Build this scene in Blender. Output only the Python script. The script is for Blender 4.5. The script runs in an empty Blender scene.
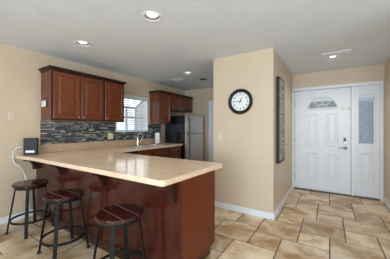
import bpy, bmesh, math, random
from mathutils import Vector, Matrix

random.seed(7)
S = bpy.context.scene
COL = S.collection

# ------------------------------------------------------------------ camera, world, lights, exposure
cam_d = bpy.data.cameras.new('camera')
cam = bpy.data.objects.new('camera', cam_d)
COL.objects.link(cam)
cam.location = (0, 0, 1.295)
cam.rotation_euler = (math.radians(90), 0, math.radians(32.76))
cam_d.sensor_width = 36
cam_d.lens = 36 * 208.5 / 390
cam_d.shift_y = -1.27 / 390
cam_d.clip_start = 0.02
S.camera = cam

world = bpy.data.worlds.new('daylight')
S.world = world
world.use_nodes = True
wbg = world.node_tree.nodes['Background']
wbg.inputs[0].default_value = (0.86, 0.94, 1.0, 1)
wbg.inputs[1].default_value = 0.62


def area(name, loc, rot, sx, sy, power, color=(1, 1, 1)):
    l = bpy.data.lights.new(name, 'AREA')
    l.shape = 'RECTANGLE'
    l.size, l.size_y = sx, sy
    l.energy = power
    l.color = color
    o = bpy.data.objects.new(name, l)
    COL.objects.link(o)
    o.location = loc
    o.rotation_euler = rot
    return o


PI = math.pi
area('rear_ceiling_fill', (0.4, -3.55, 1.25), (PI / 2 + 0.80, 0, 0), 3.4, 2.0, 330, (0.69, 0.86, 1.0))  # added fill at the unseen rear opening, tilted up to brighten the ceiling
area('side_ceiling_fill', (3.5, 0.2, 1.3), (PI / 2 + 0.80, 0, PI / 2), 2.6, 2.0, 58, (0.69, 0.86, 1.0))  # second added fill, at the unseen side opening, also aimed up at the ceiling
area('kitchen_window_daylight', (-5.0, 3.9, 1.9), (PI / 2, 0, -PI / 2), 4.4, 2.8, 70, (0.92, 0.96, 1.0))

S.view_settings.view_transform = 'Standard'
S.view_settings.look = 'None'
S.view_settings.gamma = 1
S.view_settings.use_curve_mapping = False
S.view_settings.exposure = 0.15

# ------------------------------------------------------------------ helpers


def tag(o, label, cat, group=None):
    o['label'] = label
    o['category'] = cat
    if group:
        o['group'] = group
    return o


def thing(name, label, cat, loc, group=None):
    o = bpy.data.objects.new(name, None)
    o.empty_display_size = 0.05
    COL.objects.link(o)
    o.location = loc
    return tag(o, label, cat, group)


def wloc(o):
    v = Vector((0, 0, 0))
    while o is not None:
        v += Vector(o.location)
        o = o.parent
    return v


def obj(name, bm, m, parent=None, bevel=0, seg=2, smooth=False, label=None):
    bmesh.ops.remove_doubles(bm, verts=bm.verts, dist=1e-6)
    bmesh.ops.recalc_face_normals(bm, faces=bm.faces)
    me = bpy.data.meshes.new(name)
    if parent is not None:
        off = wloc(parent)
    else:
        xs = [v.co for v in bm.verts]
        lo = Vector((min(v.x for v in xs), min(v.y for v in xs), min(v.z for v in xs)))
        hi = Vector((max(v.x for v in xs), max(v.y for v in xs), max(v.z for v in xs)))
        off = Vector(((lo.x + hi.x) / 2, (lo.y + hi.y) / 2, lo.z))
    bmesh.ops.translate(bm, verts=bm.verts, vec=-off)
    bm.to_mesh(me)
    bm.free()
    o = bpy.data.objects.new(name, me)
    COL.objects.link(o)
    if parent is not None:
        o.parent = parent
    else:
        o.location = off
    for mm in (m if isinstance(m, (list, tuple)) else [m]):
        me.materials.append(mm)
    if smooth:
        for p in me.polygons:
            p.use_smooth = True
        try:
            me.set_sharp_from_angle(angle=math.radians(40))
        except Exception:
            pass
    if bevel:
        b = o.modifiers.new('bevel', 'BEVEL')
        b.width = bevel
        b.segments = seg
        b.limit_method = 'ANGLE'
        b.angle_limit = math.radians(40)
    if label:
        o['label'] = label
    return o


def struct(name, bm, m, parent=None, **k):
    o = obj(name, bm, m, parent, **k)
    if parent is None:
        o['kind'] = 'structure'
    return o


def nb():
    return bmesh.new()


def box(bm, x0, x1, y0, y1, z0, z1, mi=0):
    vs = [bm.verts.new(p) for p in ((x0, y0, z0), (x1, y0, z0), (x1, y1, z0), (x0, y1, z0),
                                    (x0, y0, z1), (x1, y0, z1), (x1, y1, z1), (x0, y1, z1))]
    fs = []
    for i in ((3, 2, 1, 0), (4, 5, 6, 7), (0, 1, 5, 4), (1, 2, 6, 5), (2, 3, 7, 6), (3, 0, 4, 7)):
        f = bm.faces.new([vs[j] for j in i])
        f.material_index = mi
        fs.append(f)
    return vs, fs


def B(*a):
    bm = nb()
    box(bm, *a)
    return bm


def frame_of(d):
    d = Vector(d).normalized()
    u = d.orthogonal().normalized()
    if abs(d.z) < 0.99:
        u = d.cross(Vector((0, 0, 1))).normalized()
    v = d.cross(u).normalized()
    return u, v


def lathe(bm, c, axis, prof, seg=24, open_start=False):
    """prof: list of (radius, distance along the axis)"""
    c = Vector(c)
    d = Vector(axis).normalized()
    u, v = frame_of(d)
    rings = []
    for r, t in prof:
        if r < 1e-5:
            rings.append([bm.verts.new(c + d * t)])
        else:
            rings.append([bm.verts.new(c + d * t + (u * math.cos(2 * PI * k / seg) + v * math.sin(2 * PI * k / seg)) * r)
                          for k in range(seg)])
    for a, b in zip(rings, rings[1:]):
        if len(a) == 1 and len(b) == 1:
            continue
        for k in range(seg):
            k2 = (k + 1) % seg
            if len(a) == 1:
                bm.faces.new((a[0], b[k2], b[k]))
            elif len(b) == 1:
                bm.faces.new((a[k], a[k2], b[0]))
            else:
                bm.faces.new((a[k], a[k2], b[k2], b[k]))
    if len(rings[0]) > 1 and not open_start:
        bm.faces.new(rings[0][::-1])
    if len(rings[-1]) > 1 and not open_start:
        bm.faces.new(rings[-1])


def cyl(bm, p0, p1, r0, r1=None, seg=16):
    p0, p1 = Vector(p0), Vector(p1)
    lathe(bm, p0, p1 - p0, [(r0, 0), (r0 if r1 is None else r1, (p1 - p0).length)], seg)


def tube(bm, pts, r, seg=10, closed=False):
    pts = [Vector(p) for p in pts]
    n = len(pts)
    rings = []
    pu = None
    for i, p in enumerate(pts):
        if closed:
            d = (pts[(i + 1) % n] - pts[i - 1]).normalized()
        else:
            d = (pts[min(i + 1, n - 1)] - pts[max(i - 1, 0)]).normalized()
        if pu is None:
            pu, _ = frame_of(d)
        u = (pu - d * pu.dot(d)).normalized()
        v = d.cross(u)
        pu = u
        rings.append([bm.verts.new(p + (u * math.cos(2 * PI * k / seg) + v * math.sin(2 * PI * k / seg)) * r) for k in range(seg)])
    rr = rings + [rings[0]] if closed else rings
    for a, b in zip(rr, rr[1:]):
        for k in range(seg):
            k2 = (k + 1) % seg
            bm.faces.new((a[k], a[k2], b[k2], b[k]))
    if not closed:
        bm.faces.new(rings[0][::-1])
        bm.faces.new(rings[-1])


def smoothpath(pts, n=8):
    pts = [Vector(p) for p in pts]
    out = []
    P = [pts[0]] + pts + [pts[-1]]
    for i in range(1, len(P) - 2):
        for k in range(n):
            t = k / n
            a, b, c, d = P[i - 1], P[i], P[i + 1], P[i + 2]
            out.append(0.5 * ((2 * b) + (c - a) * t + (2 * a - 5 * b + 4 * c - d) * t * t + (3 * b - a - 3 * c + d) * t ** 3))
    out.append(pts[-1])
    return out


def nested(bm, org, U, V, N, w, h, prof, back=True):
    """raised / recessed panel: prof = list of (inset, depth)"""
    org, U, V, N = Vector(org), Vector(U), Vector(V), Vector(N)
    rings = []
    for ins, dep in prof:
        rings.append([bm.verts.new(org + U * a + V * b + N * dep) for a, b in
                      ((ins, ins), (w - ins, ins), (w - ins, h - ins), (ins, h - ins))])
    for a, b in zip(rings, rings[1:]):
        for k in range(4):
            k2 = (k + 1) % 4
            bm.faces.new((a[k], a[k2], b[k2], b[k]))
    bm.faces.new(rings[-1])
    if back:
        bm.faces.new(rings[0][::-1])


def extrude_poly(bm, outer, holes, org, U, V, N, t):
    """plate with holes: 2-D loops in the (U,V) plane, thickness t along N"""
    org, U, V, N = Vector(org), Vector(U), Vector(V), Vector(N)
    edges = []
    for loop in [outer] + holes:
        vs = [bm.verts.new(org + U * a + V * b) for a, b in loop]
        for k in range(len(vs)):
            edges.append(bm.edges.new((vs[k], vs[(k + 1) % len(vs)])))
    r = bmesh.ops.triangle_fill(bm, edges=edges, use_dissolve=False, use_beauty=True)
    fs = [g for g in r['geom'] if isinstance(g, bmesh.types.BMFace)]
    r = bmesh.ops.extrude_face_region(bm, geom=fs)
    vs = [g for g in r['geom'] if isinstance(g, bmesh.types.BMVert)]
    bmesh.ops.translate(bm, verts=vs, vec=N * t)


# ------------------------------------------------------------------ materials
def mat(name, col=(0.8, 0.8, 0.8), rough=0.5, metal=0.0, **k):
    m = bpy.data.materials.new(name)
    m.use_nodes = True
    p = m.node_tree.nodes['Principled BSDF']
    p.inputs['Base Color'].default_value = (*col, 1)
    p.inputs['Roughness'].default_value = rough
    p.inputs['Metallic'].default_value = metal
    for a, b in k.items():
        p.inputs[a.replace('_', ' ')].default_value = b
    return m


def noise_mat(name, c0, c1, rough=0.5, scale=6, detail=4, stretch=(1, 1, 1), bump=0.0, bscale=None, metal=0, lo=0.35, hi=0.65, **k):
    m = mat(name, c0, rough, metal, **k)
    nt = m.node_tree
    N, L = nt.nodes, nt.links
    p = N['Principled BSDF']
    tc = N.new('ShaderNodeTexCoord')
    mp = N.new('ShaderNodeMapping')
    mp.inputs['Scale'].default_value = stretch
    L.new(tc.outputs['Object'], mp.inputs[0])
    nz = N.new('ShaderNodeTexNoise')
    nz.inputs['Scale'].default_value = scale
    nz.inputs['Detail'].default_value = detail
    L.new(mp.outputs[0], nz.inputs['Vector'])
    cr = N.new('ShaderNodeValToRGB')
    cr.color_ramp.elements[0].position = lo
    cr.color_ramp.elements[1].position = hi
    cr.color_ramp.elements[0].color = (*c0, 1)
    cr.color_ramp.elements[1].color = (*c1, 1)
    L.new(nz.outputs['Fac'], cr.inputs[0])
    L.new(cr.outputs[0], p.inputs['Base Color'])
    if bump:
        bz = nz
        if bscale:
            bz = N.new('ShaderNodeTexNoise')
            bz.inputs['Scale'].default_value = bscale
            bz.inputs['Detail'].default_value = 3
            L.new(tc.outputs['Object'], bz.inputs['Vector'])
        b = N.new('ShaderNodeBump')
        b.inputs['Strength'].default_value = bump
        b.inputs['Distance'].default_value = 0.01
        L.new(bz.outputs['Fac'], b.inputs['Height'])
        L.new(b.outputs[0], p.inputs['Normal'])
    return m


M = {}
M['wall'] = noise_mat('tan_wall_paint', (0.635, 0.490, 0.345), (0.655, 0.505, 0.36), 0.42, 3, 2, bump=0.04, bscale=60)
M['ceiling'] = noise_mat('white_ceiling_texture', (0.755, 0.79, 0.835), (0.795, 0.83, 0.875), 0.75, 3, 5, bump=0.22, bscale=28)
M['trim'] = mat('white_trim_paint', (0.80, 0.80, 0.80), 0.35)
M['door_white'] = mat('white_door_paint', (0.76, 0.78, 0.80), 0.38)
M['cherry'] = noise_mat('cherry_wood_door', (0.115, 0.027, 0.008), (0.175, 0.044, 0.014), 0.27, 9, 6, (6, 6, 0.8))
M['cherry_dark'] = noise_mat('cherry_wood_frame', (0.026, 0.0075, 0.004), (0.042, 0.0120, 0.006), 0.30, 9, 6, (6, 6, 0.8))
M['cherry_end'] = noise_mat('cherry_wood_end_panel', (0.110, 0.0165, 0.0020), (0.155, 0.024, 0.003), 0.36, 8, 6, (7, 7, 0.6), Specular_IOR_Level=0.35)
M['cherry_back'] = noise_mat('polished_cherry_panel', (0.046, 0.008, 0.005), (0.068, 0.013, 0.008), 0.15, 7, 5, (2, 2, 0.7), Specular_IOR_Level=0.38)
M['maple'] = noise_mat('raw_maple', (0.50, 0.33, 0.19), (0.58, 0.40, 0.24), 0.5, 8, 4, (4, 0.6, 4))
M['counter'] = noise_mat('beige_laminate', (0.80, 0.57, 0.38), (0.88, 0.68, 0.49), 0.11, 9, 8, lo=0.3, hi=0.7)
M['splash'] = noise_mat('tan_laminate_strip', (0.50, 0.34, 0.21), (0.58, 0.41, 0.27), 0.3, 9, 8, lo=0.3, hi=0.7)
M['grout'] = noise_mat('brown_grout', (0.075, 0.055, 0.038), (0.11, 0.08, 0.06), 0.8, 20)
M['steel'] = noise_mat('brushed_stainless', (0.60, 0.545, 0.48), (0.66, 0.605, 0.54), 0.30, 60, 3, (1, 1, 0.02), metal=0.85)
M['chrome'] = mat('chrome', (0.7, 0.7, 0.7), 0.12, 1.0)
M['nickel'] = mat('satin_nickel', (0.36, 0.34, 0.32), 0.38, 1.0)
M['black_gloss'] = mat('black_enamel', (0.008, 0.008, 0.009), 0.16)
M['black'] = mat('black_plastic', (0.012, 0.012, 0.013), 0.4)
M['router'] = mat('dark_grey_plastic', (0.016, 0.017, 0.020), 0.5, Specular_IOR_Level=0.3)
M['stool_metal'] = noise_mat('blackened_steel', (0.006, 0.006, 0.006), (0.010, 0.010, 0.010), 0.6, 30, Specular_IOR_Level=0.2)
M['stool_wood'] = noise_mat('dark_walnut_plank', (0.020, 0.004, 0.003), (0.058, 0.012, 0.007), 0.14, 10, 6, (1.2, 9, 1))
M['white_plastic'] = mat('white_plastic', (0.82, 0.82, 0.80), 0.4)
M['almond'] = mat('almond_plastic', (0.78, 0.66, 0.42), 0.4)
M['beige_plate'] = mat('beige_plate', (0.66, 0.55, 0.42), 0.4)
M['seam_gleam'] = mat('pale_seam_gleam', (0.17, 0.13, 0.14), 0.35)
M['wallplate'] = mat('cream_plate', (0.70, 0.60, 0.46), 0.4)
M['paper'] = noise_mat('white_paper', (0.85, 0.85, 0.85), (0.9, 0.9, 0.9), 0.9, 60, bump=0.1)
M['blind'] = mat('white_blind_slat', (0.72, 0.75, 0.78), 0.5)
M['dial'] = mat('white_clock_face', (0.85, 0.84, 0.80), 0.5)
M['frame_black'] = mat('black_wood_frame', (0.010, 0.009, 0.009), 0.6)
M['brass'] = mat('brass', (0.62, 0.46, 0.24), 0.45, 0.35)
M['vinyl'] = mat('grey_metal_frame', (0.22, 0.235, 0.25), 0.5)
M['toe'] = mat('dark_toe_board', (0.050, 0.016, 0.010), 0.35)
M['vent_dark'] = mat('vent_shadow_metal', (0.12, 0.12, 0.12), 0.6)
M['can_trim'] = mat('white_can_trim', (0.78, 0.78, 0.78), 0.4)
M['can_inner'] = mat('brushed_can_baffle', (0.06, 0.06, 0.06), 0.45)
M['glow'] = mat('lamp_glow', (1, 1, 1), 0.5, Emission_Color=(1, 0.97, 0.92, 1), Emission_Strength=5.0)
M['glass'] = mat('clear_glass', (0.95, 0.97, 0.98), 0.03, Transmission_Weight=1.0, IOR=1.05)


def rain_glass():
    m = mat('rain_textured_glass', (0.80, 0.88, 0.93), 0.25, Transmission_Weight=0.92, IOR=1.25)
    nt = m.node_tree
    N, L = nt.nodes, nt.links
    tc = N.new('ShaderNodeTexCoord')
    mp = N.new('ShaderNodeMapping')
    mp.inputs['Scale'].default_value = (60, 60, 24)
    L.new(tc.outputs['Object'], mp.inputs[0])
    vz = N.new('ShaderNodeTexVoronoi')
    vz.inputs['Scale'].default_value = 1.0
    L.new(mp.outputs[0], vz.inputs['Vector'])
    cr = N.new('ShaderNodeValToRGB')
    cr.color_ramp.elements[0].position = 0.1
    cr.color_ramp.elements[1].position = 0.75
    cr.color_ramp.elements[0].color = (0.62, 0.74, 0.80, 1)
    cr.color_ramp.elements[1].color = (0.92, 0.97, 1.0, 1)
    L.new(vz.outputs['Distance'], cr.inputs[0])
    L.new(cr.outputs[0], N['Principled BSDF'].inputs['Base Color'])
    b = N.new('ShaderNodeBump')
    b.inputs['Strength'].default_value = 0.35
    b.inputs['Distance'].default_value = 0.004
    L.new(vz.outputs['Distance'], b.inputs['Height'])
    L.new(b.outputs[0], N['Principled BSDF'].inputs['Normal'])
    return m


M['rain'] = rain_glass()


def tile_mat():
    """travertine: pattern shifted and tinted per tile through the 'tint' colour attribute"""
    m = mat('travertine_tile', (0.5, 0.36, 0.22), 0.33)
    nt = m.node_tree
    N, L = nt.nodes, nt.links
    p = N['Principled BSDF']
    at = N.new('ShaderNodeAttribute')
    at.attribute_name = 'tint'
    tc = N.new('ShaderNodeTexCoord')
    sc = N.new('ShaderNodeVectorMath')
    sc.operation = 'SCALE'
    sc.inputs['Scale'].default_value = 30
    L.new(at.outputs['Color'], sc.inputs[0])
    ad = N.new('ShaderNodeVectorMath')
    L.new(tc.outputs['Object'], ad.inputs[0])
    L.new(sc.outputs[0], ad.inputs[1])
    mp = N.new('ShaderNodeMapping')
    mp.inputs['Scale'].default_value = (1.9, 2.2, 1)
    mp.inputs['Rotation'].default_value = (0, 0, 0.45)
    L.new(ad.outputs[0], mp.inputs[0])
    n1 = N.new('ShaderNodeTexNoise')
    n1.inputs['Scale'].default_value = 1.5
    n1.inputs['Detail'].default_value = 8
    n1.inputs['Roughness'].default_value = 0.62
    n1.inputs['Distortion'].default_value = 0.5
    L.new(mp.outputs[0], n1.inputs['Vector'])
    cr = N.new('ShaderNodeValToRGB')
    e = cr.color_ramp.elements
    e[0].position = 0.30
    e[0].color = (0.25, 0.120, 0.045, 1)
    e[1].position = 0.70
    e[1].color = (0.66, 0.54, 0.40, 1)
    x = e.new(0.42)
    x.color = (0.40, 0.255, 0.125, 1)
    x = e.new(0.54)
    x.color = (0.56, 0.43, 0.285, 1)
    L.new(n1.outputs['Fac'], cr.inputs[0])
    hs = N.new('ShaderNodeHueSaturation')
    sep = N.new('ShaderNodeSeparateColor')
    L.new(at.outputs['Color'], sep.inputs[0])
    mr = N.new('ShaderNodeMapRange')
    mr.inputs['To Min'].default_value = 1.04
    mr.inputs['To Max'].default_value = 1.46
    L.new(sep.outputs[0], mr.inputs['Value'])
    L.new(mr.outputs[0], hs.inputs['Value'])
    L.new(cr.outputs[0], hs.inputs['Color'])
    L.new(hs.outputs[0], p.inputs['Base Color'])
    n2 = N.new('ShaderNodeTexNoise')
    n2.inputs['Scale'].default_value = 22
    n2.inputs['Detail'].default_value = 4
    L.new(tc.outputs['Object'], n2.inputs['Vector'])
    b = N.new('ShaderNodeBump')
    b.inputs['Strength'].default_value = 0.12
    b.inputs['Distance'].default_value = 0.01
    L.new(n2.outputs['Fac'], b.inputs['Height'])
    L.new(b.outputs[0], p.inputs['Normal'])
    return m


M['tile'] = tile_mat()


def mosaic_mat():
    m = mat('glass_stone_mosaic', (0.2, 0.2, 0.2), 0.22)
    nt = m.node_tree
    N, L = nt.nodes, nt.links
    at = N.new('ShaderNodeAttribute')
    at.attribute_name = 'tint'
    L.new(at.outputs['Color'], N['Principled BSDF'].inputs['Base Color'])
    return m


M['mosaic'] = mosaic_mat()


def plank_art_mat():
    m = mat('whitewashed_plank', (0.4, 0.4, 0.4), 0.6)
    nt = m.node_tree
    N, L = nt.nodes, nt.links
    tc = N.new('ShaderNodeTexCoord')
    mp = N.new('ShaderNodeMapping')
    mp.inputs['Scale'].default_value = (1, 2.2, 38)
    L.new(tc.outputs['Object'], mp.inputs[0])
    nz = N.new('ShaderNodeTexNoise')
    nz.inputs['Scale'].default_value = 1.0
    nz.inputs['Detail'].default_value = 5
    L.new(mp.outputs[0], nz.inputs['Vector'])
    cr = N.new('ShaderNodeValToRGB')
    cr.color_ramp.elements[0].position = 0.36
    cr.color_ramp.elements[1].position = 0.62
    cr.color_ramp.elements[0].color = (0.13, 0.13, 0.135, 1)
    cr.color_ramp.elements[1].color = (0.52, 0.50, 0.47, 1)
    L.new(nz.outputs['Fac'], cr.inputs[0])
    L.new(cr.outputs[0], N['Principled BSDF'].inputs['Base Color'])
    return m


M['art'] = plank_art_mat()

# ------------------------------------------------------------------ room shell
W, XP, YP, YD, YF, XR, H = -3.713, -0.665, 3.085, 4.93, 5.18, 0.83, 2.44
UN = 0.157                                   # half-foot module of the floor pattern


def build_floor():
    bm = nb()
    lay = bm.loops.layers.float_color.new('tint')
    X0, X1, Y0, Y1 = W - 0.14, 3.74, -3.74, YF + 0.14
    box(bm, X0, X1, Y0, Y1, -0.05, -0.0025, 1)

    def tile(i, j, s):
        x0, x1 = -0.309 + UN * i, -0.309 + UN * (i + s)
        y0, y1 = 2.30 + UN * j, 2.30 + UN * (j + s)
        g = 0.005
        x0, x1, y0, y1 = max(x0 + g, X0), min(x1 - g, X1), max(y0 + g, Y0), min(y1 - g, Y1)
        if x1 - x0 < 0.02 or y1 - y0 < 0.02:
            return
        c = 0.003
        t = (random.random(), random.random(), random.random(), 1)
        lo = [bm.verts.new(p) for p in ((x0, y0, -0.003), (x1, y0, -0.003), (x1, y1, -0.003), (x0, y1, -0.003))]
        hi = [bm.verts.new(p) for p in ((x0 + c, y0 + c, 0), (x1 - c, y0 + c, 0), (x1 - c, y1 - c, 0), (x0 + c, y1 - c, 0))]
        fs = [bm.faces.new(hi)] + [bm.faces.new((lo[k], lo[(k + 1) % 4], hi[(k + 1) % 4], hi[k])) for k in range(4)]
        for f in fs:
            for l in f.loops:
                l[lay] = t
    for m in range(-22, 23):
        for n in range(-22, 23):
            i, j = 3 * m - 2 * n, 2 * m + 3 * n
            tile(i, 4 + j, 3)
            tile(3 + i, 4 + j, 2)
    return struct('floor', bm, [M['tile'], M['grout']])


build_floor()

bm = nb()
# ceiling with round cut-outs for the recessed lights
CANS = ((-1.525, 1.56), (-2.80, 1.55), (-2.465, 3.554), (0.052, 4.036), (-2.468, 4.19))
extrude_poly(bm, [(W - 0.14, -3.74), (3.74, -3.74), (3.74, YF + 0.14), (W - 0.14, YF + 0.14)],
             [[(cx_ + 0.079 * math.cos(2 * PI * k / 32), cy_ + 0.079 * math.sin(2 * PI * k / 32)) for k in range(32)] for cx_, cy_ in CANS],
             (0, 0, H), (1, 0, 0), (0, 1, 0), (0, 0, 1), 0.1)
struct('ceiling', bm, M['ceiling'])

# left wall with the kitchen window opening
WY0, WY1, WZ0, WZ1 = 2.73, 3.655, 1.215, 2.025
bm = nb()
box(bm, W - 0.12, W, -3.74, WY0, 0, H)
box(bm, W - 0.12, W, WY1, YF + 0.12, 0, H)
box(bm, W - 0.12, W, WY0, WY1, 0, WZ0)
box(bm, W - 0.12, W, WY0, WY1, WZ1, H)
struct('wall_left', bm, M['wall'])
# kitchen end wall
struct('wall_back', B(W, -1.62, YF, YF + 0.12, 0, H), M['wall'])
# pantry block whose two faces show at the centre
struct('wall_middle', B(-1.62, XP, YP, YF + 0.12, 0, H), M['wall'])
# entry wall with the door opening
OX0, OX1, OZ = -0.69, 0.81, 2.135
bm = nb()
box(bm, XP, XR, YD, YD + 0.14, OZ, H)
box(bm, OX1, XR, YD, YD + 0.14, 0, OZ)
struct('wall_entry', bm, M['wall'])
struct('wall_right', B(XR, XR + 0.12, 2.6, YD + 0.14, 0, H), M['wall'])
struct('wall_return', B(XR + 0.12, 3.74, 2.6, 2.72, 0, H), M['wall'])
# walls behind the camera, with window openings
bm = nb()
box(bm, 3.6, 3.74, -3.6, -1.2, 0, H)
box(bm, 3.6, 3.74, 1.6, 2.6, 0, H)
box(bm, 3.6, 3.74, -1.2, 1.6, 0, 0.25)
box(bm, 3.6, 3.74, -1.2, 1.6, 2.3, H)
struct('wall_side', bm, M['wall'])
bm = nb()
box(bm, W, -1.5, -3.74, -3.6, 0, H)
box(bm, 2.3, 3.74, -3.74, -3.6, 0, H)
box(bm, -1.5, 2.3, -3.74, -3.6, 0, 0.2)
box(bm, -1.5, 2.3, -3.74, -3.6, 2.3, H)
struct('wall_rear', bm, M['wall'])


def baseboard(name, x0, x1, y0, y1, ax):
    """0.09 m board with a chamfered top edge; ax = side the room is on"""
    bm = nb()
    box(bm, x0, x1, y0, y1, 0, 0.092)
    return struct(name, bm, M['trim'], bevel=0.005, seg=2)


baseboard('baseboard_left', W, W + 0.016, -3.6, 1.40, 'x')
baseboard('baseboard_middle', -1.62, XP + 0.016, YP - 0.016, YP, 'y')
baseboard('baseboard_hall', XP, XP + 0.016, YP, YD - 0.02, 'x')
baseboard('baseboard_right', XR - 0.016, XR, 2.6, YD - 0.02, 'x')
baseboard('baseboard_back', W + 0.75, -2.862, YF - 0.016, YF, 'y')


# ------------------------------------------------------------------ kitchen window: white lined opening and garden window box outside
def kitchen_window():
    bm = nb()
    t = 0.03
    xa, xb = W - 0.12, W + 0.004
    box(bm, xa, xb, WY0, WY0 + t, WZ0, WZ1)
    box(bm, xa, xb, WY1 - t, WY1, WZ0, WZ1)
    box(bm, xa, xb, WY0 + t, WY1 - t, WZ1 - t, WZ1)
    box(bm, xa, xb + 0.01, WY0 + t, WY1 - t, WZ0, WZ0 + 0.02)
    fr = struct('window_1', bm, M['trim'], bevel=0.003)
    g = nb()
    xo = W - 0.42
    s = 0.018
    y0, y1 = WY0 + 0.02, WY1 - 0.02
    zt = 1.80
    for y in (y0, (y0 + y1) / 2 + 0.16, y1 - 0.0):
        box(g, xo - s, xo + s, y - s, y + s, WZ0, zt + s)
    for y in (y0, y1):
        cyl(g, (xo, y, zt), (W - 0.11, y, WZ1 - 0.03), 0.022, seg=8)
        box(g, xo, W - 0.12, y - s, y + s, WZ0 - 0.02, WZ0 + 0.02)
        box(g, xo, W - 0.12, y - 0.010, y + 0.010, 1.54, 1.57)
    box(g, xo - s, xo + s, y0 - s, y1 + s, zt - 0.02, zt + 0.02)
    box(g, xo - s, xo + s, y0 - s, y1 + s, 1.535, 1.575)
    box(g, xo - s, W - 0.12, y0 - s, y1 + s, WZ0 - 0.05, WZ0 - 0.02)
    obj('garden_frame', g, M['vinyl'], fr)
    gl = nb()
    v = [gl.verts.new(p) for p in ((xo, y0, WZ0), (xo, y1, WZ0), (xo, y1, zt), (xo, y0, zt), (W - 0.12, y0, WZ1 - 0.03), (W - 0.12, y1, WZ1 - 0.03))]
    gl.faces.new((v[0], v[1], v[2], v[3]))
    gl.faces.new((v[3], v[2], v[5], v[4]))
    obj('window_pane', gl, M['glass'], fr)


kitchen_window()

bl = thing('window_blind', 'white horizontal slat blind hanging in the kitchen window', 'blind', (W - 0.03, (WY0 + WY1) / 2, WZ0 + 0.02))
bm = nb()
n = 17
zb, zt = WZ0 + 0.04, WZ1 - 0.075
for k in range(n):
    z = zb + (zt - zb) * k / (n - 1)
    vs, _ = box(bm, W - 0.054, W - 0.006, WY0 + 0.036, WY1 - 0.036, z - 0.0015, z + 0.0015)
    bmesh.ops.rotate(bm, verts=vs, cent=(W - 0.03, 0, z), matrix=Matrix.Rotation(math.radians(38), 3, 'Y'))
obj('slats', bm, M['blind'], bl)
obj('head_rail', B(W - 0.055, W - 0.005, WY0 + 0.032, WY1 - 0.032, WZ1 - 0.072, WZ1 - 0.031), M['blind'], bl, bevel=0.003)
obj('bottom_rail', B(W - 0.052, W - 0.008, WY0 + 0.036, WY1 - 0.036, WZ0 + 0.0205, WZ0 + 0.036), M['blind'], bl, bevel=0.002)
bm = nb()
for y in (WY0 + 0.16, (WY0 + WY1) / 2, WY1 - 0.16):
    bm = nb()
    cyl(bm, (W - 0.0035, y, WZ0 + 0.036), (W - 0.0035, y, WZ1 - 0.072), 0.0012, seg=6)
    obj('ladder_cord', bm, M['blind'], bl)

# ------------------------------------------------------------------ doorway on the kitchen end wall
bm = nb()
box(bm, -2.862, -2.775, YF - 0.02, YF, 0, 2.065)
box(bm, -1.92, -1.833, YF - 0.02, YF, 0, 2.065)
box(bm, -2.775, -1.92, YF - 0.02, YF, 1.98, 2.065)
d2 = struct('door_2', bm, M['trim'], bevel=0.004)
bm = nb()
box(bm, -2.773, -1.922, YF - 0.012, YF, 0.01, 1.978)
for z0, hh in ((0.2, 0.7), (1.05, 0.8)):
    for x in (-2.67, -2.31):
        nested(bm, (x, YF - 0.012, z0), (1, 0, 0), (0, 0, 1), (0, -1, 0), 0.29, hh, [(0, 0), (0.012, 0.006), (0.03, 0.001), (0.06, 0.006)], back=False)
obj('door_leaf', bm, M['door_white'], d2)

# ------------------------------------------------------------------ front door with sidelight
bm = nb()
yc = YD - 0.02
box(bm, OX0 + 0.004, -0.625, yc, YD + 0.12, 0, 2.07)            # left jamb and casing
box(bm, OX0 + 0.004, OX1, yc, YD + 0.12, 2.085, 2.145)          # head
box(bm, 0.352, 0.392, yc + 0.008, YD + 0.12, 0.0, 2.085)        # mullion post
box(bm, 0.765, OX1, yc, YD + 0.12, 0, 2.085)
box(bm, -0.625, 0.352, YD + 0.06, YD + 0.12, 2.07, 2.085)
d1 = struct('door_1', bm, M['trim'], bevel=0.004)
obj('threshold', B(-0.64, 0.765, YD - 0.03, YD + 0.12, 0.0005, 0.022), mat('bronze_sill', (0.10, 0.075, 0.05), 0.4, 0.6), d1)
# leaf with half-round light
DX0, DX1, DZ0, DZ1 = -0.618, 0.344, 0.026, 2.080
yl = YD + 0.012
fcx, fz, fa, fb = -0.121, 1.695, 0.255, 0.235
bm = nb()
arch = [(fcx + fa * math.cos(PI * k / 28), fz + fb * math.sin(PI * k / 28)) for k in range(29)]
extrude_poly(bm, [(DX0, DZ0), (DX1, DZ0), (DX1, DZ1), (DX0, DZ1)], [arch], (0, yl, 0), (1, 0, 0), (0, 0, 1), (0, 1, 0), 0.045)
leaf = obj('door_leaf', bm, M['door_white'], d1)
for x0, x1 in ((-0.425, -0.185), (-0.075, 0.165)):
    for z0, z1 in ((0.22, 0.80), (0.945, 1.60)):
        p = nb()
        nested(p, (x0, yl, z0), (1, 0, 0), (0, 0, 1), (0, -1, 0), x1 - x0, z1 - z0,
               [(0, 0), (0.004, 0.011), (0.020, 0.012), (0.030, 0.002), (0.048, 0.001), (0.075, 0.009)])
        obj('raised_panel', p, M['door_white'], leaf)
fan = nb()
pts = [(fcx + (fa + 0.0) * math.cos(PI * k / 28), yl - 0.006, fz + (fb + 0.0) * math.sin(PI * k / 28)) for k in range(29)]
tube(fan, pts, 0.017, 8)
cyl(fan, (fcx - fa, yl - 0.006, fz), (fcx + fa, yl - 0.006, fz), 0.017, seg=8)
hub = [(fcx + 0.085 * math.cos(PI * k / 12), yl + 0.008, fz + 0.08 * math.sin(PI * k / 12)) for k in range(13)]
tube(fan, hub, 0.009, 6)
for ang in (45, 90, 135):
    c, s = math.cos(math.radians(ang)), math.sin(math.radians(ang))
    cyl(fan, (fcx + 0.085 * c, yl + 0.008, fz + 0.08 * s), (fcx + fa * c, yl + 0.008, fz + fb * s), 0.009, seg=6)
fo = obj('fan_light', fan, M['door_white'], leaf)
bm = nb()
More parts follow.
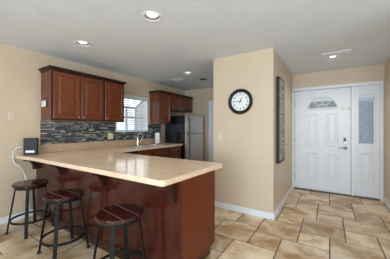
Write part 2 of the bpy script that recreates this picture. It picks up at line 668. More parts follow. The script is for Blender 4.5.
extrude_poly(bm, [(x, z) for x, z in arch], [], (0, yl + 0.018, 0), (1, 0, 0), (0, 0, 1), (0, 1, 0), 0.006)
obj('fan_pane', bm, M['glass'], d1)
# hardware
bm = nb()
box(bm, 0.232, 0.292, yl - 0.022, yl, 1.000, 1.125)
dead = obj('deadbolt', bm, M['nickel'], leaf, bevel=0.006, seg=3)
obj('keypad', B(0.238, 0.276, yl - 0.026, yl - 0.020, 1.035, 1.11), M['black'], d1)
bm = nb()
lathe(bm, (0.262, yl, 0.915), (0, -1, 0), [(0.034, 0), (0.034, 0.006), (0.026, 0.012), (0.012, 0.014), (0.012, 0.045), (0.016, 0.05), (0, 0.056)], 20)
tube(bm, smoothpath([(0.262, yl - 0.045, 0.915), (0.22, yl - 0.05, 0.917), (0.155, yl - 0.045, 0.912)], 5), 0.0085, 8)
obj('lever_handle', bm, M['nickel'], leaf, smooth=True)
bm = nb()
box(bm, 0.20, 0.335, yl - 0.012, yl - 0.004, 1.662, 1.678)
box(bm, 0.305, 0.335, yl - 0.02, yl, 1.65, 1.69)
box(bm, 0.20, 0.232, yl - 0.016, yl, 1.655, 1.685)
obj('swing_bar_lock', bm, M['brass'], leaf, bevel=0.002)
for z in (0.27, 1.05, 1.815):
    bm = nb()
    cyl(bm, (-0.622, yl - 0.006, z - 0.05), (-0.622, yl - 0.006, z + 0.05), 0.008, seg=10)
    obj('hinge', bm, M['nickel'], leaf)
# sidelight
SX0, SX1 = 0.394, 0.763
bm = nb()
gx0, gx1, gz0, gz1 = 0.462, 0.683, 1.01, 1.91
extrude_poly(bm, [(SX0, 0.026), (SX1, 0.026), (SX1, 2.083), (SX0, 2.083)], [[(gx0, gz0), (gx1, gz0), (gx1, gz1), (gx0, gz1)]],
             (0, yl, 0), (1, 0, 0), (0, 0, 1), (0, 1, 0), 0.045)
sl = struct('window_2', bm, M['door_white'])
sl.parent = None
p = nb()
nested(p, (0.462, yl, 0.25), (1, 0, 0), (0, 0, 1), (0, -1, 0), 0.221, 0.60,
       [(0, 0), (0.004, 0.011), (0.020, 0.012), (0.030, 0.002), (0.048, 0.001), (0.075, 0.009)])
obj('raised_panel', p, M['door_white'], sl)
bm = nb()
for a in ((gx0 - 0.022, gx0 + 0.004, gz0 - 0.022, gz1 + 0.022), (gx1 - 0.004, gx1 + 0.022, gz0 - 0.022, gz1 + 0.022),
          (gx0, gx1, gz0 - 0.022, gz0 + 0.004), (gx0, gx1, gz1 - 0.004, gz1 + 0.022)):
    box(bm, a[0], a[1], yl - 0.012, yl + 0.01, a[2], a[3])
obj('glazing_bead', bm, M['door_white'], sl, bevel=0.004)
obj('textured_pane', B(gx0, gx1, yl + 0.02, yl + 0.026, gz0, gz1), M['rain'], sl)


# outside: paving and a pale wall seen through the door glass
struct('ground_outside', B(-9, 7, 5.35, 10, -0.12, -0.05), noise_mat('grey_paving', (0.30, 0.30, 0.29), (0.38, 0.38, 0.36), 0.8, 4))
struct('wall_outside', B(-4, 6, 8.4, 8.6, -0.05, 2.22), noise_mat('pale_grey_render', (0.50, 0.54, 0.57), (0.58, 0.62, 0.65), 0.8, 5))


# ------------------------------------------------------------------ cabinets
DOORP = [(0, 0), (0, 0.015), (0.004, 0.019), (0.050, 0.019), (0.056, 0.010), (0.064, 0.009), (0.096, 0.017)]
DRAWP = [(0, 0), (0, 0.015), (0.004, 0.019), (0.026, 0.019), (0.031, 0.012), (0.036, 0.012), (0.050, 0.017)]


def door_x(name, parent, x, y0, y1, z0, z1, prof=DOORP, knob=None, m='cherry'):
    """raised-panel front on a cabinet whose face looks to +X; knob = (y, z)"""
    bm = nb()
    nested(bm, (x, y0, z0), (0, 1, 0), (0, 0, 1), (1, 0, 0), y1 - y0, z1 - z0, prof)
    d = obj(name, bm, M[m], parent)
    if knob:
        k = nb()
        lathe(k, (x + 0.018, knob[0], knob[1]), (1, 0, 0), [(0.006, 0), (0.006, 0.012), (0.014, 0.017), (0.016, 0.022), (0.012, 0.028), (0, 0.030)], 16)
        obj('knob', k, M['nickel'], d, smooth=True)
    return d


def crown(bm, x0, x1, y0, y1, z, left, right):
    """stepped crown along the front (and open ends) of a wall cabinet"""
    for k, (o, a, b) in enumerate(((0.010, -0.055, -0.035), (0.022, -0.035, -0.018), (0.040, -0.018, 0.0))):
        box(bm, x0, x1 + o, y0 - (o if left else 0), y1 + (o if right else 0), z + a, z + b)


def wall_cabinet(label, y0, y1, z0, z1, doors, left, right, under=True):
    XF = -3.373
    t = thing('wall_cabinet', label, 'cabinet', (W, (y0 + y1) / 2, z0))
    bm = nb()
    box(bm, W + 0.001, XF - 0.019, y0, y1, z0 + 0.004, z1 - 0.03)
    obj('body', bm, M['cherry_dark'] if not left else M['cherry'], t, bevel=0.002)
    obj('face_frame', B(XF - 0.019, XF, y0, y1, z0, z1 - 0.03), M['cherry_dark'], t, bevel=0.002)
    if under:
        obj('under_panel', B(W + 0.001, XF - 0.02, y0 + 0.016, y1 - 0.016, z0, z0 + 0.004), M['maple'], t, label='bare pale wood underside')
    for a, b, kn in doors:
        door_x('door', t, XF, a, b, z0 + 0.025, z1 - 0.065, knob=kn)
    bm = nb()
    crown(bm, W + 0.001, XF, y0, y1, z1, left, right)
    obj('crown', bm, M['cherry_dark'], t, bevel=0.004, seg=2)
    return t


wall_cabinet('dark cherry double-door wall cabinet nearest the router, white tag hanging on its side', 1.407, 2.245, 1.413, 2.195,
             [(1.432, 1.818, (1.79, 1.47)), (1.838, 2.225, (1.866, 1.47))], True, False)
wall_cabinet('dark cherry single-door wall cabinet just left of the kitchen window', 2.2455, 2.681, 1.413, 2.195,
             [(2.265, 2.660, (2.290, 1.47))], False, True)
wall_cabinet('dark cherry single-door wall cabinet right of the kitchen window above the paper towels', 3.708, 4.105, 1.413, 2.195,
             [(3.730, 4.085, (3.757, 1.47))], True, False)
wall_cabinet('short dark cherry double-door wall cabinet above the refrigerator', 4.1055, 5.06, 1.755, 2.195,
             [(4.130, 4.575, (4.55, 1.80)), (4.590, 5.035, (4.615, 1.80))], False, True)


# ------------------------------------------------------------------ mosaic tile splash
def mosaic():
    bm = nb()
    lay = bm.loops.layers.float_color.new('tint')
    pal = [(0.035, 0.045, 0.050), (0.055, 0.065, 0.068), (0.09, 0.105, 0.105), (0.15, 0.17, 0.165), (0.24, 0.26, 0.25),
           (0.10, 0.080, 0.062), (0.060, 0.050, 0.042), (0.18, 0.155, 0.125), (0.33, 0.34, 0.32), (0.028, 0.030, 0.034)]
    y0, y1, z0, z1 = 1.400, 4.105, 1.040, 1.4125

    def blk(a, b, c, d, t, col):
        _, fs = box(bm, W + 0.0005, W + t, a, b, c, d)
        for f in fs:
            for l in f.loops:
                l[lay] = (*col, 1)
    segs = [(y0, WY0, z0, z1), (WY0, WY1, z0, WZ0), (WY1, y1, z0, z1)]
    for a, b, c, d in segs:
        blk(a, b, c, d, 0.006, (0.12, 0.12, 0.11))
        rows = max(1, round((d - c) / 0.0207))
        rh = (d - c) / rows
        for r in range(rows):
            y = a
            while y < b - 0.01:
                w = random.choice((0.03, 0.05, 0.08, 0.1, 0.15))
                e = min(y + w, b)
                col = random.choice(pal)
                f = random.uniform(0.95, 1.5)
                blk(y + 0.0008, e - 0.0008, c + rh * r + 0.0008, c + rh * (r + 1) - 0.0008, random.uniform(0.008, 0.012), tuple(x * f for x in col))
                y = e
    o = obj('mosaic_splash', bm, M['mosaic'])
    tag(o, 'grey glass and stone strip mosaic on the wall below the wall cabinets', 'tile splash')


mosaic()

# ------------------------------------------------------------------ counter top (one continuous L) with sink cut-out
CZ0, CZ1 = 0.866, 0.910
SKX0, SKX1, SKY0, SKY1 = -3.56, -3.13, 2.78, 3.62
bm = nb()
r = 0.03


def rc(cx, cy, a0, a1, n=5):
    return [(cx + r * math.cos(math.radians(a0 + (a1 - a0) * k / n)), cy + r * math.sin(math.radians(a0 + (a1 - a0) * k / n))) for k in range(n + 1)]


outline = [(W + 0.0006, 1.105), (W + 0.45, 1.150)] + rc(-1.018 - r, 1.150 + r, -90, 0) + rc(-0.982 - r, 2.095 - r, 0, 90) + [(-3.062, 2.13), (-3.062, 4.19), (W + 0.0006, 4.19)]
extrude_poly(bm, outline, [[(SKX0, SKY0), (SKX1, SKY0), (SKX1, SKY1), (SKX0, SKY1)]], (0, 0, CZ0), (1, 0, 0), (0, 1, 0), (0, 0, 1), CZ1 - CZ0)
ct = obj('countertop', bm, M['counter'], bevel=0.009, seg=3)
tag(ct, 'glossy beige laminate L-shaped countertop over the peninsula and along the kitchen wall', 'countertop')
bm = nb()
box(bm, W + 0.0005, W + 0.020, 1.400, 4.19, CZ1, 1.039)
obj('splash_board', bm, M['splash'], ct, bevel=0.005, label='low tan upstand strip along the wall')

# ------------------------------------------------------------------ peninsula
pen = thing('peninsula_cabinet', 'dark cherry peninsula base with glossy back panels facing the stools', 'cabinet', (-2.3, 1.65, 0))
PX0, PX1, PYF, PYB = W + 0.002, -1.0, 1.345, 1.935
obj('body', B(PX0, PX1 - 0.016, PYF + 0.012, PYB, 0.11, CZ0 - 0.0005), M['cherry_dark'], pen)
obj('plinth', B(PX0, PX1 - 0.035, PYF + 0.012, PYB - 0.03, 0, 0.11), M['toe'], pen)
for a, b in ((PX0, -2.892), (-2.886, -1.987), (-1.981, -1.062)):
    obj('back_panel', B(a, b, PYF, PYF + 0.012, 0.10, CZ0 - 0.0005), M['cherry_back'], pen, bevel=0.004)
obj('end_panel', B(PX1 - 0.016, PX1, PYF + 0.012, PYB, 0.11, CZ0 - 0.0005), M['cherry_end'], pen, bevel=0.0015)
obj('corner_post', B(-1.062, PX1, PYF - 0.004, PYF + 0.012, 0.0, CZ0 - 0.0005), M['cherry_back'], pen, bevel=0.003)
bm = nb()
box(bm, PX0, -1.063, PYF - 0.010, PYF + 0.012, 0, 0.086)
box(bm, PX0, -1.063, PYF - 0.006, PYF + 0.012, 0.086, 0.10)
obj('base_moulding', bm, M['cherry_dark'], pen, bevel=0.003)
for x in (-3.655, -2.89, -1.984, -1.065):
    bm = nb()
    prof = [(0, 0), (-0.175, 0), (-0.175, -0.032)]
    for k in range(9):                                     # concave quarter curve
        a = math.radians(90 * k / 8)
        prof.append((-0.165 + 0.105 * math.sin(a), -0.140 + 0.105 * math.cos(a)))
    prof += [(-0.060, -0.170), (0, -0.170)]
    y = PYF
    extrude_poly(bm, prof, [], (x - 0.027, y, CZ0 - 0.0005), (0, 1, 0), (0, 0, 1), (1, 0, 0), 0.054)
    obj('corbel', bm, M['cherry_dark'], pen, bevel=0.002)

# ------------------------------------------------------------------ base units along the kitchen wall
XB = -3.095
dw = thing('dishwasher', 'black dishwasher under the counter beside the sink cabinet', 'dishwasher', (-3.4, 2.44, 0))
obj('body', B(W + 0.002, XB - 0.03, 2.142, 2.738, 0.10, CZ0 - 0.0005), M['black'], dw)
obj('door', B(XB - 0.03, XB, 2.146, 2.734, 0.11, 0.735), M['black_gloss'], dw, bevel=0.004)
obj('control_panel', B(XB - 0.03, XB + 0.004, 2.146, 2.734, 0.74, 0.862), M['black'], dw, bevel=0.006)
obj('toe_plate', B(XB - 0.08, XB - 0.07, 2.146, 2.734, 0, 0.10), M['black'], dw)
bm = nb()
tube(bm, [(XB + 0.004, 2.2, 0.765), (XB + 0.03, 2.2, 0.765), (XB + 0.03, 2.68, 0.765), (XB + 0.004, 2.68, 0.765)], 0.008, 8)
obj('handle', bm, M['black'], dw)


def base_unit(label, y0, y1):
    t = thing('base_cabinet', label, 'cabinet', (-3.4, (y0 + y1) / 2, 0))
    bm = nb()
    z = CZ0 - 0.0005
    box(bm, W + 0.002, XB - 0.019, y0, y0 + 0.016, 0.1, z)
    box(bm, W + 0.002, XB - 0.019, y1 - 0.016, y1, 0.1, z)
    box(bm, W + 0.002, XB - 0.019, y0 + 0.016, y1 - 0.016, 0.1, 0.116)
    box(bm, W + 0.002, W + 0.010, y0 + 0.016, y1 - 0.016, 0.116, z)
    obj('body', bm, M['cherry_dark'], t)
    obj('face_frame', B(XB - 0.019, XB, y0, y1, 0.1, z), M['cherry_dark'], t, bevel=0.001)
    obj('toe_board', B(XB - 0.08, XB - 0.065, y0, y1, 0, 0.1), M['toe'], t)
    return t


su = base_unit('dark cherry sink cabinet with two doors and two false drawer fronts', 2.742, 3.70)
for a, b, ky in ((2.765, 3.21, 3.18), (3.232, 3.678, 3.262)):
    door_x('drawer_front', su, XB, a, b, 0.715, 0.845, DRAWP)
    door_x('door', su, XB, a, b, 0.125, 0.695, DOORP, (ky, 0.655))
du = base_unit('dark cherry drawer stack at the end of the counter next to the refrigerator', 3.704, 4.165)
for z0, z1 in ((0.715, 0.845), (0.525, 0.695), (0.33, 0.505), (0.125, 0.31)):
    door_x('drawer', du, XB, 3.727, 4.142, z0, z1, DRAWP, (3.934, (z0 + z1) / 2))

# ------------------------------------------------------------------ sink and tap
sk = thing('kitchen_sink', 'stainless double-bowl sink set in the counter under the window', 'sink', (-3.345, 3.2, 0.77))
bm = nb()
e = 0.022
ym = (SKY0 + SKY1) / 2
hx0, hx1 = SKX0 + 0.07, SKX1 - 0.012
bowls = [(SKY0 + 0.012, ym - 0.012), (ym + 0.012, SKY1 - 0.012)]
extrude_poly(bm, [(SKX0 - e, SKY0 - e), (SKX1 + e, SKY0 - e), (SKX1 + e, SKY1 + e), (SKX0 - e, SKY1 + e)],
             [[(hx0, a), (hx1, a), (hx1, b), (hx0, b)] for a, b in bowls], (0, 0, CZ1 + 0.0003), (1, 0, 0), (0, 1, 0), (0, 0, 1), 0.006)
obj('rim', bm, M['steel'], sk, bevel=0.002)
for a, b in bowls:
    bm = nb()
    vs = []
    for z, q in ((CZ1 + 0.003, 0.0), (0.80, 0.008), (0.775, 0.03)):
        vs.append([bm.verts.new(p) for p in ((hx0 + q, a + q, z), (hx1 - q, a + q, z), (hx1 - q, b - q, z), (hx0 + q, b - q, z))])
    for p, q in zip(vs, vs[1:]):
        for k in range(4):
            bm.faces.new((p[k], p[(k + 1) % 4], q[(k + 1) % 4], q[k]))
    bm.faces.new(vs[-1])
    bw = obj('bowl', bm, M['steel'], sk)
    so = bw.modifiers.new('thick', 'SOLIDIFY')
    so.thickness = 0.0015
    dr = nb()
    lathe(dr, ((hx0 + hx1) / 2, (a + b) / 2, 0.7755), (0, 0, 1), [(0.042, 0), (0.042, 0.003), (0.03, 0.004), (0.028, 0.001), (0, 0.001)], 20)
    obj('drain', dr, M['chrome'], bw)

fx, fy, fz0 = SKX0 + 0.025, 3.17, CZ1 + 0.0065
ta = thing('kitchen_tap', 'chrome single-lever kitchen tap behind the sink', 'tap', (fx, fy, fz0))
bm = nb()
box(bm, fx - 0.028, fx + 0.028, fy - 0.12, fy + 0.12, fz0, fz0 + 0.010)
obj('base_plate', bm, M['chrome'], ta, bevel=0.004)
bm = nb()
lathe(bm, (fx, fy, fz0 + 0.01), (0, 0, 1), [(0.026, 0), (0.024, 0.02), (0.020, 0.07), (0.018, 0.10), (0, 0.105)], 18)
obj('tap_body', bm, M['chrome'], ta, smooth=True)
bm = nb()
tube(bm, smoothpath([(fx, fy, fz0 + 0.09), (fx + 0.002, fy, fz0 + 0.20), (fx + 0.05, fy, fz0 + 0.265), (fx + 0.13, fy, fz0 + 0.255), (fx + 0.17, fy, fz0 + 0.18)], 6), 0.011, 10)
obj('spout', bm, M['chrome'], ta, smooth=True)
bm = nb()
cyl(bm, (fx, fy + 0.02, fz0 + 0.075), (fx + 0.015, fy + 0.055, fz0 + 0.085), 0.012, seg=10)
cyl(bm, (fx + 0.015, fy + 0.055, fz0 + 0.085), (fx + 0.045, fy + 0.10, fz0 + 0.17), 0.009, 0.006, seg=10)
obj('lever', bm, M['chrome'], ta, smooth=True)

# ------------------------------------------------------------------ paper towels
px, py = -3.52, 3.78
hd = thing('towel_holder', 'upright paper towel stand on the counter below the far wall cabinet', 'paper towel holder', (px, py, CZ1))
bm = nb()
lathe(bm, (px, py, CZ1 + 0.0002), (0, 0, 1), [(0.075, 0), (0.075, 0.008), (0.068, 0.013), (0.01, 0.014)], 24)
obj('base', bm, M['black'], hd)
bm = nb()
lathe(bm, (px, py, CZ1 + 0.013), (0, 0, 1), [(0.007, 0), (0.007, 0.295), (0.013, 0.30), (0.014, 0.31), (0, 0.322)], 14)
obj('post', bm, M['black'], hd)
bm = nb()
lathe(bm, (px, py, CZ1 + 0.0145), (0, 0, 1), [(0.020, 0.0005), (0.060, 0.0005), (0.062, 0.003), (0.062, 0.257), (0.060, 0.26), (0.020, 0.26), (0.019, 0.13)], 28)
tag(obj('paper_towel_roll', bm, M['paper'], smooth=True), 'white paper towel roll on its upright stand below the far wall cabinet', 'paper towel')

# ------------------------------------------------------------------ refrigerator
fr = thing('refrigerator', 'top-freezer refrigerator with black sides and stainless doors', 'refrigerator', (-3.3, 4.63, 0))
RY0, RY1, RX = 4.215, 5.03, -2.95
obj('body', B(W + 0.06, RX - 0.075, RY0, RY1, 0.02, 1.615), M['black_gloss'], fr, bevel=0.006, label='glossy black case')
for nm, a, b in (('freezer_door', 1.160, 1.622), ('fridge_door', 0.10, 1.150)):
    bm = nb()
    box(bm, RX - 0.068, RX, RY0, RY1, a, b)
    d = obj(nm, bm, M['steel'], fr, bevel=0.012, seg=3)
    hb = nb()
    z0, z1 = (a + 0.02, a + 0.40) if nm == 'freezer_door' else (b - 0.62, b - 0.02)
    tube(hb, smoothpath([(RX, RY0 + 0.05, z0), (RX + 0.045, RY0 + 0.05, z0 + 0.03), (RX + 0.05, RY0 + 0.05, (z0 + z1) / 2), (RX + 0.045, RY0 + 0.05, z1 - 0.03), (RX, RY0 + 0.05, z1)], 5), 0.013, 10)
    obj('handle', hb, M['black'], d, smooth=True)
obj('kick_grille', B(RX - 0.12, RX - 0.075, RY0 + 0.01, RY1 - 0.01, 0.0, 0.09), M['black'], fr)

# ------------------------------------------------------------------ stools
SH = 0.608


def make_stool(label):
    t = thing('bar_stool', label, 'stool', (0, 0, 0), 'round-topped stools along the peninsula')
    R0 = 0.185
    # seat: three planks, rounded edge, thin gaps between
    bm = nb()
    for a, b in ((-R0, -0.067), (-0.061, 0.061), (0.067, R0)):
        n = 26
        lo_, hi_ = [], []
        pts = []
        for k in range(n + 1):
            x = a + (b - a) * k / n
            x = max(min(x, R0 - 1e-4), -R0 + 1e-4)
            pts.append((x, math.sqrt(R0 * R0 - x * x)))
        loop = [(x, -y) for x, y in pts] + [(x, y) for x, y in reversed(pts)]
        lay = []
        for z, s in ((SH - 0.030, 0.975), (SH - 0.022, 1.0), (SH - 0.008, 1.0), (SH, 0.975)):
            lay.append([bm.verts.new((y * s, x if abs(x) < 0.068 else x * s, z)) for x, y in loop])
        m = len(loop)
        for p, q in zip(lay, lay[1:]):
            for k in range(m):
                bm.faces.new((p[k], p[(k + 1) % m], q[(k + 1) % m], q[k]))
        bm.faces.new(lay[0][::-1])
        bm.faces.new(lay[-1])
    obj('seat', bm, M['stool_wood'], t, bevel=0.0025)
    for yy in (-0.064, 0.064):  # pale strips paint in the light caught by the plank edges
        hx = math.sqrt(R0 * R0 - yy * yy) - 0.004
        obj('seam_gleam_strip', B(-hx, hx, yy - 0.0026, yy + 0.0026, SH - 0.028, SH + 0.0004), M['seam_gleam'], t, label='thin pale strip painting the gleam between seat planks')
    bm = nb()
    lathe(bm, (0, 0, SH - 0.062), (0, 0, 1), [(0.155, 0), (0.160, 0), (0.160, 0.0315), (0.010, 0.0315), (0.010, 0.027), (0.155, 0.027), (0.155, 0)], 32)
    obj('seat_ring', bm, M['stool_metal'], t, smooth=True)
    for k in range(4):
        a = math.radians(45 + 90 * k)
        rad = Vector((math.cos(a), math.sin(a), 0))
        tan = Vector((-math.sin(a), math.cos(a), 0))
        top, bot = rad * 0.150 + Vector((0, 0, SH - 0.032)), rad * 0.232 + Vector((0, 0, 0.026))
        bm = nb()
        ax = (top - bot).normalized()
        nor = tan.cross(ax).normalized()
        q = []
        for c in (bot, top):
            q.append([bm.verts.new(c + tan * s1 * 0.017 + nor * s2 * 0.006) for s1, s2 in ((-1, -1), (1, -1), (1, 1), (-1, 1))])
        for i in range(4):
            bm.faces.new((q[0][i], q[0][(i + 1) % 4], q[1][(i + 1) % 4], q[1][i]))
        bm.faces.new(q[0][::-1])
        bm.faces.new(q[1])
        lg = obj('leg', bm, M['stool_metal'], t, bevel=0.0015)
        bm = nb()
        lathe(bm, (rad.x * 0.236, rad.y * 0.236, 0.0002), (0, 0, 1), [(0.012, 0), (0.019, 0.005), (0.020, 0.016), (0.012, 0.024), (0.008, 0.034), (0, 0.034)], 14)
        obj('foot', bm, M['black'], lg, smooth=True)
    bm = nb()
    hz = 0.165
    rr = 0.150 + (0.232 - 0.150) * (SH - 0.032 - hz) / (SH - 0.058) - 0.012
    n = 48
    rings = []
    for k in range(n):
        c, s = math.cos(2 * PI * k / n), math.sin(2 * PI * k / n)
        rings.append([bm.verts.new(((rr + o) * c, (rr + o) * s, hz + z)) for o, z in ((-0.005, -0.011), (0.005, -0.011), (0.005, 0.011), (-0.005, 0.011))])
    for k in range(n):
        a, b = rings[k], rings[(k + 1) % n]
        for i in range(4):
            bm.faces.new((a[i], a[(i + 1) % 4], b[(i + 1) % 4], b[i]))
    obj('foot_ring', bm, M['stool_metal'], t, smooth=True)
    return t


def copy_tree(o, parent=None):
    c = o.copy()
    COL.objects.link(c)
    if parent is not None:
        c.parent = parent
    for ch in list(o.children):
        copy_tree(ch, c)
    return c


st = make_stool('dark wood plank-topped stool nearest the camera, at the right end of the row')
places = [(-1.45, 1.105, -8, None),
          (-2.355, 1.105, 0, 'dark wood plank-topped stool in the middle of the row under the peninsula'),
          (-3.190, 1.100, 15, 'dark wood plank-topped stool by the left wall, below the router cables')]
for i, (x, y, rz, lab) in enumerate(places):
    o = st if i == 0 else copy_tree(st)
    if lab:
        o['label'] = lab
    o.location = (x, y, 0)
    o.rotation_euler.z = math.radians(rz)

# ------------------------------------------------------------------ router with cables
rt = thing('router', 'dark grey router box with a white label standing on the counter end', 'router', (-3.60, 1.245, CZ1))
rt.rotation_euler.z = math.radians(55)
rx, ry = -3.60, 1.245
bm = nb()
box(bm, rx - 0.080, rx + 0.080, ry - 0.035, ry + 0.035, CZ1 + 0.0003, CZ1 + 0.245)
obj('case', bm, M['router'], rt, bevel=0.006, seg=3)
obj('label_plate', B(rx - 0.055, rx + 0.048, ry - 0.0365, ry - 0.034, CZ1 + 0.038, CZ1 + 0.068), M['white_plastic'], rt, label='white sticker')
bm = nb()
tube(bm, smoothpath([(-3.655, 1.165, 1.03), (-3.68, 1.12, 1.02), (-3.695, 1.080, 0.975), (-3.695, 1.065, 0.90), (-3.675, 1.075, 0.82), (-3.64, 1.14, 0.74), (-3.63, 1.19, 0.60), (-3.66, 1.24, 0.42), (-3.69, 1.25, 0.25), (-3.69, 1.26, 0.10)], 8), 0.006, 8)
tag(obj('power_cord', bm, M['white_plastic'], smooth=True), 'thick white cord running from the router down the wall', 'cord')
bm = nb()
tube(bm, smoothpath([(-3.660, 1.172, 0.985), (-3.685, 1.14, 0.975), (-3.704, 1.095, 0.945), (-3.704, 1.082, 0.87), (-3.700, 1.10, 0.78), (-3.69, 1.17, 0.70), (-3.69, 1.205, 0.55), (-3.705, 1.22, 0.3)], 8), 0.0035, 8)
tag(obj('network_cord', bm, M['white_plastic'], smooth=True), 'thin white cord looping off the counter beside the thicker one', 'cord')

# ------------------------------------------------------------------ hanging tag on the wall cabinet's side
kh = thing('key_hook', 'small hook with a white tag on the end of the first wall cabinet', 'key tag', (-3.615, 1.406, 1.68))
bm = nb()
tube(bm, smoothpath([(-3.615, 1.4065, 1.765), (-3.615, 1.385, 1.765), (-3.615, 1.375, 1.745), (-3.615, 1.384, 1.732)], 4), 0.0035, 6)
lathe(bm, (-3.615, 1.4068, 1.765), (0, -1, 0), [(0.014, 0), (0.014, 0.003), (0, 0.004)], 12)
obj('hook', bm, M['nickel'], kh)
bm = nb()
n = 20
tube(bm, [(-3.615 + 0.018 * math.cos(2 * PI * k / n), 1.390, 1.725 + 0.018 * math.sin(2 * PI * k / n)) for k in range(n)], 0.0022, 6, True)
obj('ring', bm, M['nickel'], kh)
obj('tag', B(-3.640, -3.500, 1.386, 1.391, 1.615, 1.705), M['white_plastic'], kh, bevel=0.002)


# ------------------------------------------------------------------ wall plates
def plate(name, label, cat, org, U, N, m, kind, w=0.074):
    org, U, N = Vector(org), Vector(U), Vector(N)
    t = thing(name, label, cat, org)
    bm = nb()
    nested(bm, org - U * (w / 2) - Vector((0, 0, 0.06)), U, (0, 0, 1), N, w, 0.12, [(0, 0.0003), (0, 0.004), (0.005, 0.007)])
    obj('plate', bm, m[0], t)
    if kind == 'switch':
        bm = nb()
        nested(bm, org - U * 0.007 - Vector((0, 0, 0.014)) + N * 0.006, U, (0, 0, 1), N, 0.014, 0.028, [(0, 0), (0.002, 0.009)])
        obj('toggle', bm, m[1], t)
    else:
        for du, dz in ((-0.026, -0.023), (-0.026, 0.023), (0.026, -0.023), (0.026, 0.023)):
            bm = nb()
            lathe(bm, org + U * du + Vector((0, 0, dz)) + N * 0.006, N, [(0.017, 0), (0.017, 0.003), (0, 0.003)], 16)
            obj('socket', bm, m[1], t)
    return t


plate('light_switch', 'beige switch plate on the left wall above the counter end', 'switch', (W, 1.057, 1.465), (0, 1, 0), (1, 0, 0), (M['beige_plate'], M['beige_plate']), 'switch')
plate('wall_outlet', 'square almond outlet plate on the mosaic below the window edge', 'outlet', (W + 0.012, 2.606, 1.135), (0, 1, 0), (1, 0, 0), (M['almond'], M['almond']), 'outlet', 0.118)
plate('light_switch', 'small almond switch on the wall below the clock', 'switch', (-1.495, YP, 1.152), (1, 0, 0), (0, -1, 0), (M['wallplate'], M['almond']), 'switch')

# ------------------------------------------------------------------ clock
cc = Vector((-1.150, YP, 1.705))
ck = thing('wall_clock', 'round black-rimmed wall clock showing quarter to one', 'clock', cc)
bm = nb()
lathe(bm, cc, (0, -1, 0), [(0.192, 0.0005), (0.196, 0.015), (0.194, 0.030), (0.180, 0.040), (0.165, 0.036), (0.157, 0.026), (0.148, 0.022), (0.143, 0.014), (0.143, 0.004)], 64)
obj('rim', bm, M['frame_black'], ck, smooth=True)
bm = nb()
lathe(bm, cc, (0, -1, 0), [(0.145, 0.006), (0.145, 0.012)], 48)
obj('dial', bm, M['dial'], ck)
nums = nb()
for h in range(1, 13):
    cu = bpy.data.curves.new('numeral', 'FONT')
    cu.body = str(h)
    cu.size = 0.046
    cu.align_x = 'CENTER'
    cu.align_y = 'CENTER'
    cu.extrude = 0.0006
    cu.offset = 0.0008
    to = bpy.data.objects.new('numeral', cu)
    COL.objects.link(to)
    bpy.context.view_layer.update()
    me = to.evaluated_get(bpy.context.evaluated_depsgraph_get()).to_mesh()
    a = math.radians(90 - 30 * h)
    mtx = Matrix.Translation(cc + Vector((0.113 * math.cos(a), -0.0130, 0.113 * math.sin(a)))) @ Matrix.Rotation(PI / 2, 4, 'X')
    me.transform(mtx)
    nums.from_mesh(me)
    to.to_mesh_clear()
    bpy.data.objects.remove(to)
    bpy.data.curves.remove(cu)
for k in range(60):
    a = 2 * PI * k / 60
    r0 = 0.136 if k % 5 else 0.133
    c, s = math.cos(a), math.sin(a)
    w = 0.0008 if k % 5 else 0.0016
    vs = [nums.verts.new(cc + Vector((rr * c - q * s, -0.0125, rr * s + q * c))) for rr, q in ((r0, -w), (0.141, -w), (0.141, w), (r0, w))]
    nums.faces.new(vs)
obj('numerals', nums, M['black'], ck)


def hand(name, ang, ln, w, y, tail=0.03):
    a = math.radians(90 - ang)
    d = Vector((math.cos(a), 0, math.sin(a)))
    n_ = Vector((-d.z, 0, d.x))
    bm = nb()
    P = [(-tail, w * 0.7), (0, w), (ln * 0.75, w * 0.8), (ln, 0.001)]
    loop = [cc + d * t + n_ * q for t, q in P] + [cc + d * t - n_ * q for t, q in reversed(P)]
    f = [bm.verts.new(v + Vector((0, -y, 0))) for v in loop]
    g = [bm.verts.new(v + Vector((0, -y - 0.0015, 0))) for v in loop]
    m = len(f)
    bm.faces.new(f)
    bm.faces.new(g[::-1])
    for k in range(m):
        bm.faces.new((f[k], f[(k + 1) % m], g[(k + 1) % m], g[k]))
    obj(name, bm, M['black'], ck)


hand('hour_hand', 22.5, 0.070, 0.006, 0.0155)
hand('minute_hand', 270, 0.110, 0.0045, 0.0185)
bm = nb()
lathe(bm, cc, (0, -1, 0), [(0.009, 0.012), (0.009, 0.022), (0, 0.023)], 16)
obj('hub', bm, M['black'], ck)

# ------------------------------------------------------------------ wall art in the hall
ar = thing('wall_art', 'tall whitewashed plank picture in a black frame on the hall wall', 'picture', (XP, 3.47, 0.77))
AY0, AY1, AZ0, AZ1 = 3.262, 3.68, 0.770, 2.065
bm = nb()
for a in ((AY0, AY0 + 0.02, AZ0, AZ1), (AY1 - 0.02, AY1, AZ0, AZ1), (AY0 + 0.02, AY1 - 0.02, AZ0, AZ0 + 0.02), (AY0 + 0.02, AY1 - 0.02, AZ1 - 0.02, AZ1)):
    box(bm, XP + 0.0005, XP + 0.046, *a)
obj('frame', bm, M['frame_black'], ar, bevel=0.002)
bm = nb()
npl = 12
for k in range(npl):
    h0 = AZ0 + 0.02 + (AZ1 - AZ0 - 0.04) * k / npl
    h1 = AZ0 + 0.02 + (AZ1 - AZ0 - 0.04) * (k + 1) / npl
    box(bm, XP + 0.02, XP + 0.040 + 0.003 * (k % 2), AY0 + 0.02, AY1 - 0.02, h0 + 0.0015, h1 - 0.0015)
obj('plank_panel', bm, M['art'], ar)


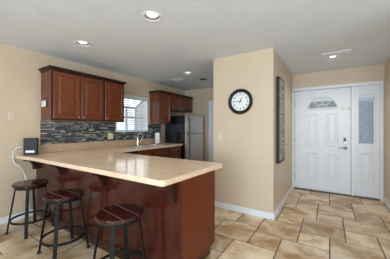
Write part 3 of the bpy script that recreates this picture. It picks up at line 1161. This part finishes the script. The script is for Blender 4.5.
# ------------------------------------------------------------------ ceiling fittings
def can(label, x, y, lit, power):
    t = thing('recessed_light', label, 'ceiling light', (x, y, H))
    bm = nb()
    lathe(bm, (x, y, H - 0.0003), (0, 0, -1), [(0.100, 0), (0.098, 0.005), (0.084, 0.008), (0.078, 0.004), (0.076, -0.002), (0.0775, -0.002), (0.0775, 0.0), (0.100, 0)], 36, True)
    obj('trim_ring', bm, M['can_trim'] if lit else M['nickel'], t, smooth=True)
    bm = nb()
    lathe(bm, (x, y, H - 0.002), (0, 0, 1), [(0.0755, 0), (0.074, 0.05), (0.070, 0.085), (0, 0.086)], 32, True)
    can_o = obj('can_wall', bm, M['can_inner'], t, smooth=True)
    bm = nb()
    lathe(bm, (x, y, H + 0.083), (0, 0, -1), [(0.030, 0), (0.036, 0.025), (0.055, 0.045), (0.058, 0.058), (0.045, 0.068), (0, 0.073)], 32)
    obj('bulb_face', bm, M['glow'] if lit else M['vent_dark'], t, smooth=True)
    if lit and power:
        l = bpy.data.lights.new('bulb', 'SPOT')
        l.energy = power
        l.spot_size = math.radians(150)
        l.spot_blend = 0.8
        l.shadow_soft_size = 0.06
        l.color = (1, 0.95, 0.88)
        o = bpy.data.objects.new('bulb', l)
        COL.objects.link(o)
        o.parent = t
        o.location = (0, 0, -0.012)
    return t


can('lit recessed ceiling light nearest the camera, over the peninsula', -1.525, 1.56, True, 14)
can('lit recessed ceiling light in front of the left wall cabinets', -2.80, 1.55, True, 10)
can('lit recessed ceiling light deep in the kitchen by the vent', -2.465, 3.554, True, 14)
can('lit recessed ceiling light in the entry hall by the long vent', 0.052, 4.036, True, 24)
can('unlit recessed ceiling light near the pantry wall', -2.468, 4.19, False, 0)


def vent(label, x0, x1, y0, y1, m, along):
    t = thing('ceiling_vent', label, 'vent', ((x0 + x1) / 2, (y0 + y1) / 2, H))
    bm = nb()
    z0, z1 = H - 0.012, H - 0.0005
    b = 0.018
    box(bm, x0, x1, y0, y0 + b, z0, z1)
    box(bm, x0, x1, y1 - b, y1, z0, z1)
    box(bm, x0, x0 + b, y0 + b, y1 - b, z0, z1)
    box(bm, x1 - b, x1, y0 + b, y1 - b, z0, z1)
    obj('frame', bm, m, t, bevel=0.003)
    obj('backing', B(x0 + b, x1 - b, y0 + b, y1 - b, H - 0.003, H - 0.0005), M['vent_dark'], t)
    bm = nb()
    n = max(2, int((y1 - y0 - 2 * b) / 0.016))
    for k in range(n):
        y = y0 + b + (y1 - y0 - 2 * b) * (k + 0.5) / n
        vs, _ = box(bm, x0 + b, x1 - b, y - 0.006, y + 0.006, H - 0.0085, H - 0.0075)
        bmesh.ops.rotate(bm, verts=vs, cent=(0, y, H - 0.008), matrix=Matrix.Rotation(math.radians(-28), 3, 'X'))
    obj('louvres', bm, m, t)


vent('long white ceiling vent in the entry hall beside the ceiling light', -0.10, 0.275, 3.755, 3.86, M['can_trim'], 'x')
vent('small ceiling vent in the kitchen in front of the lit recessed light', -3.12, -2.84, 3.82, 3.99, M['can_trim'], 'x')
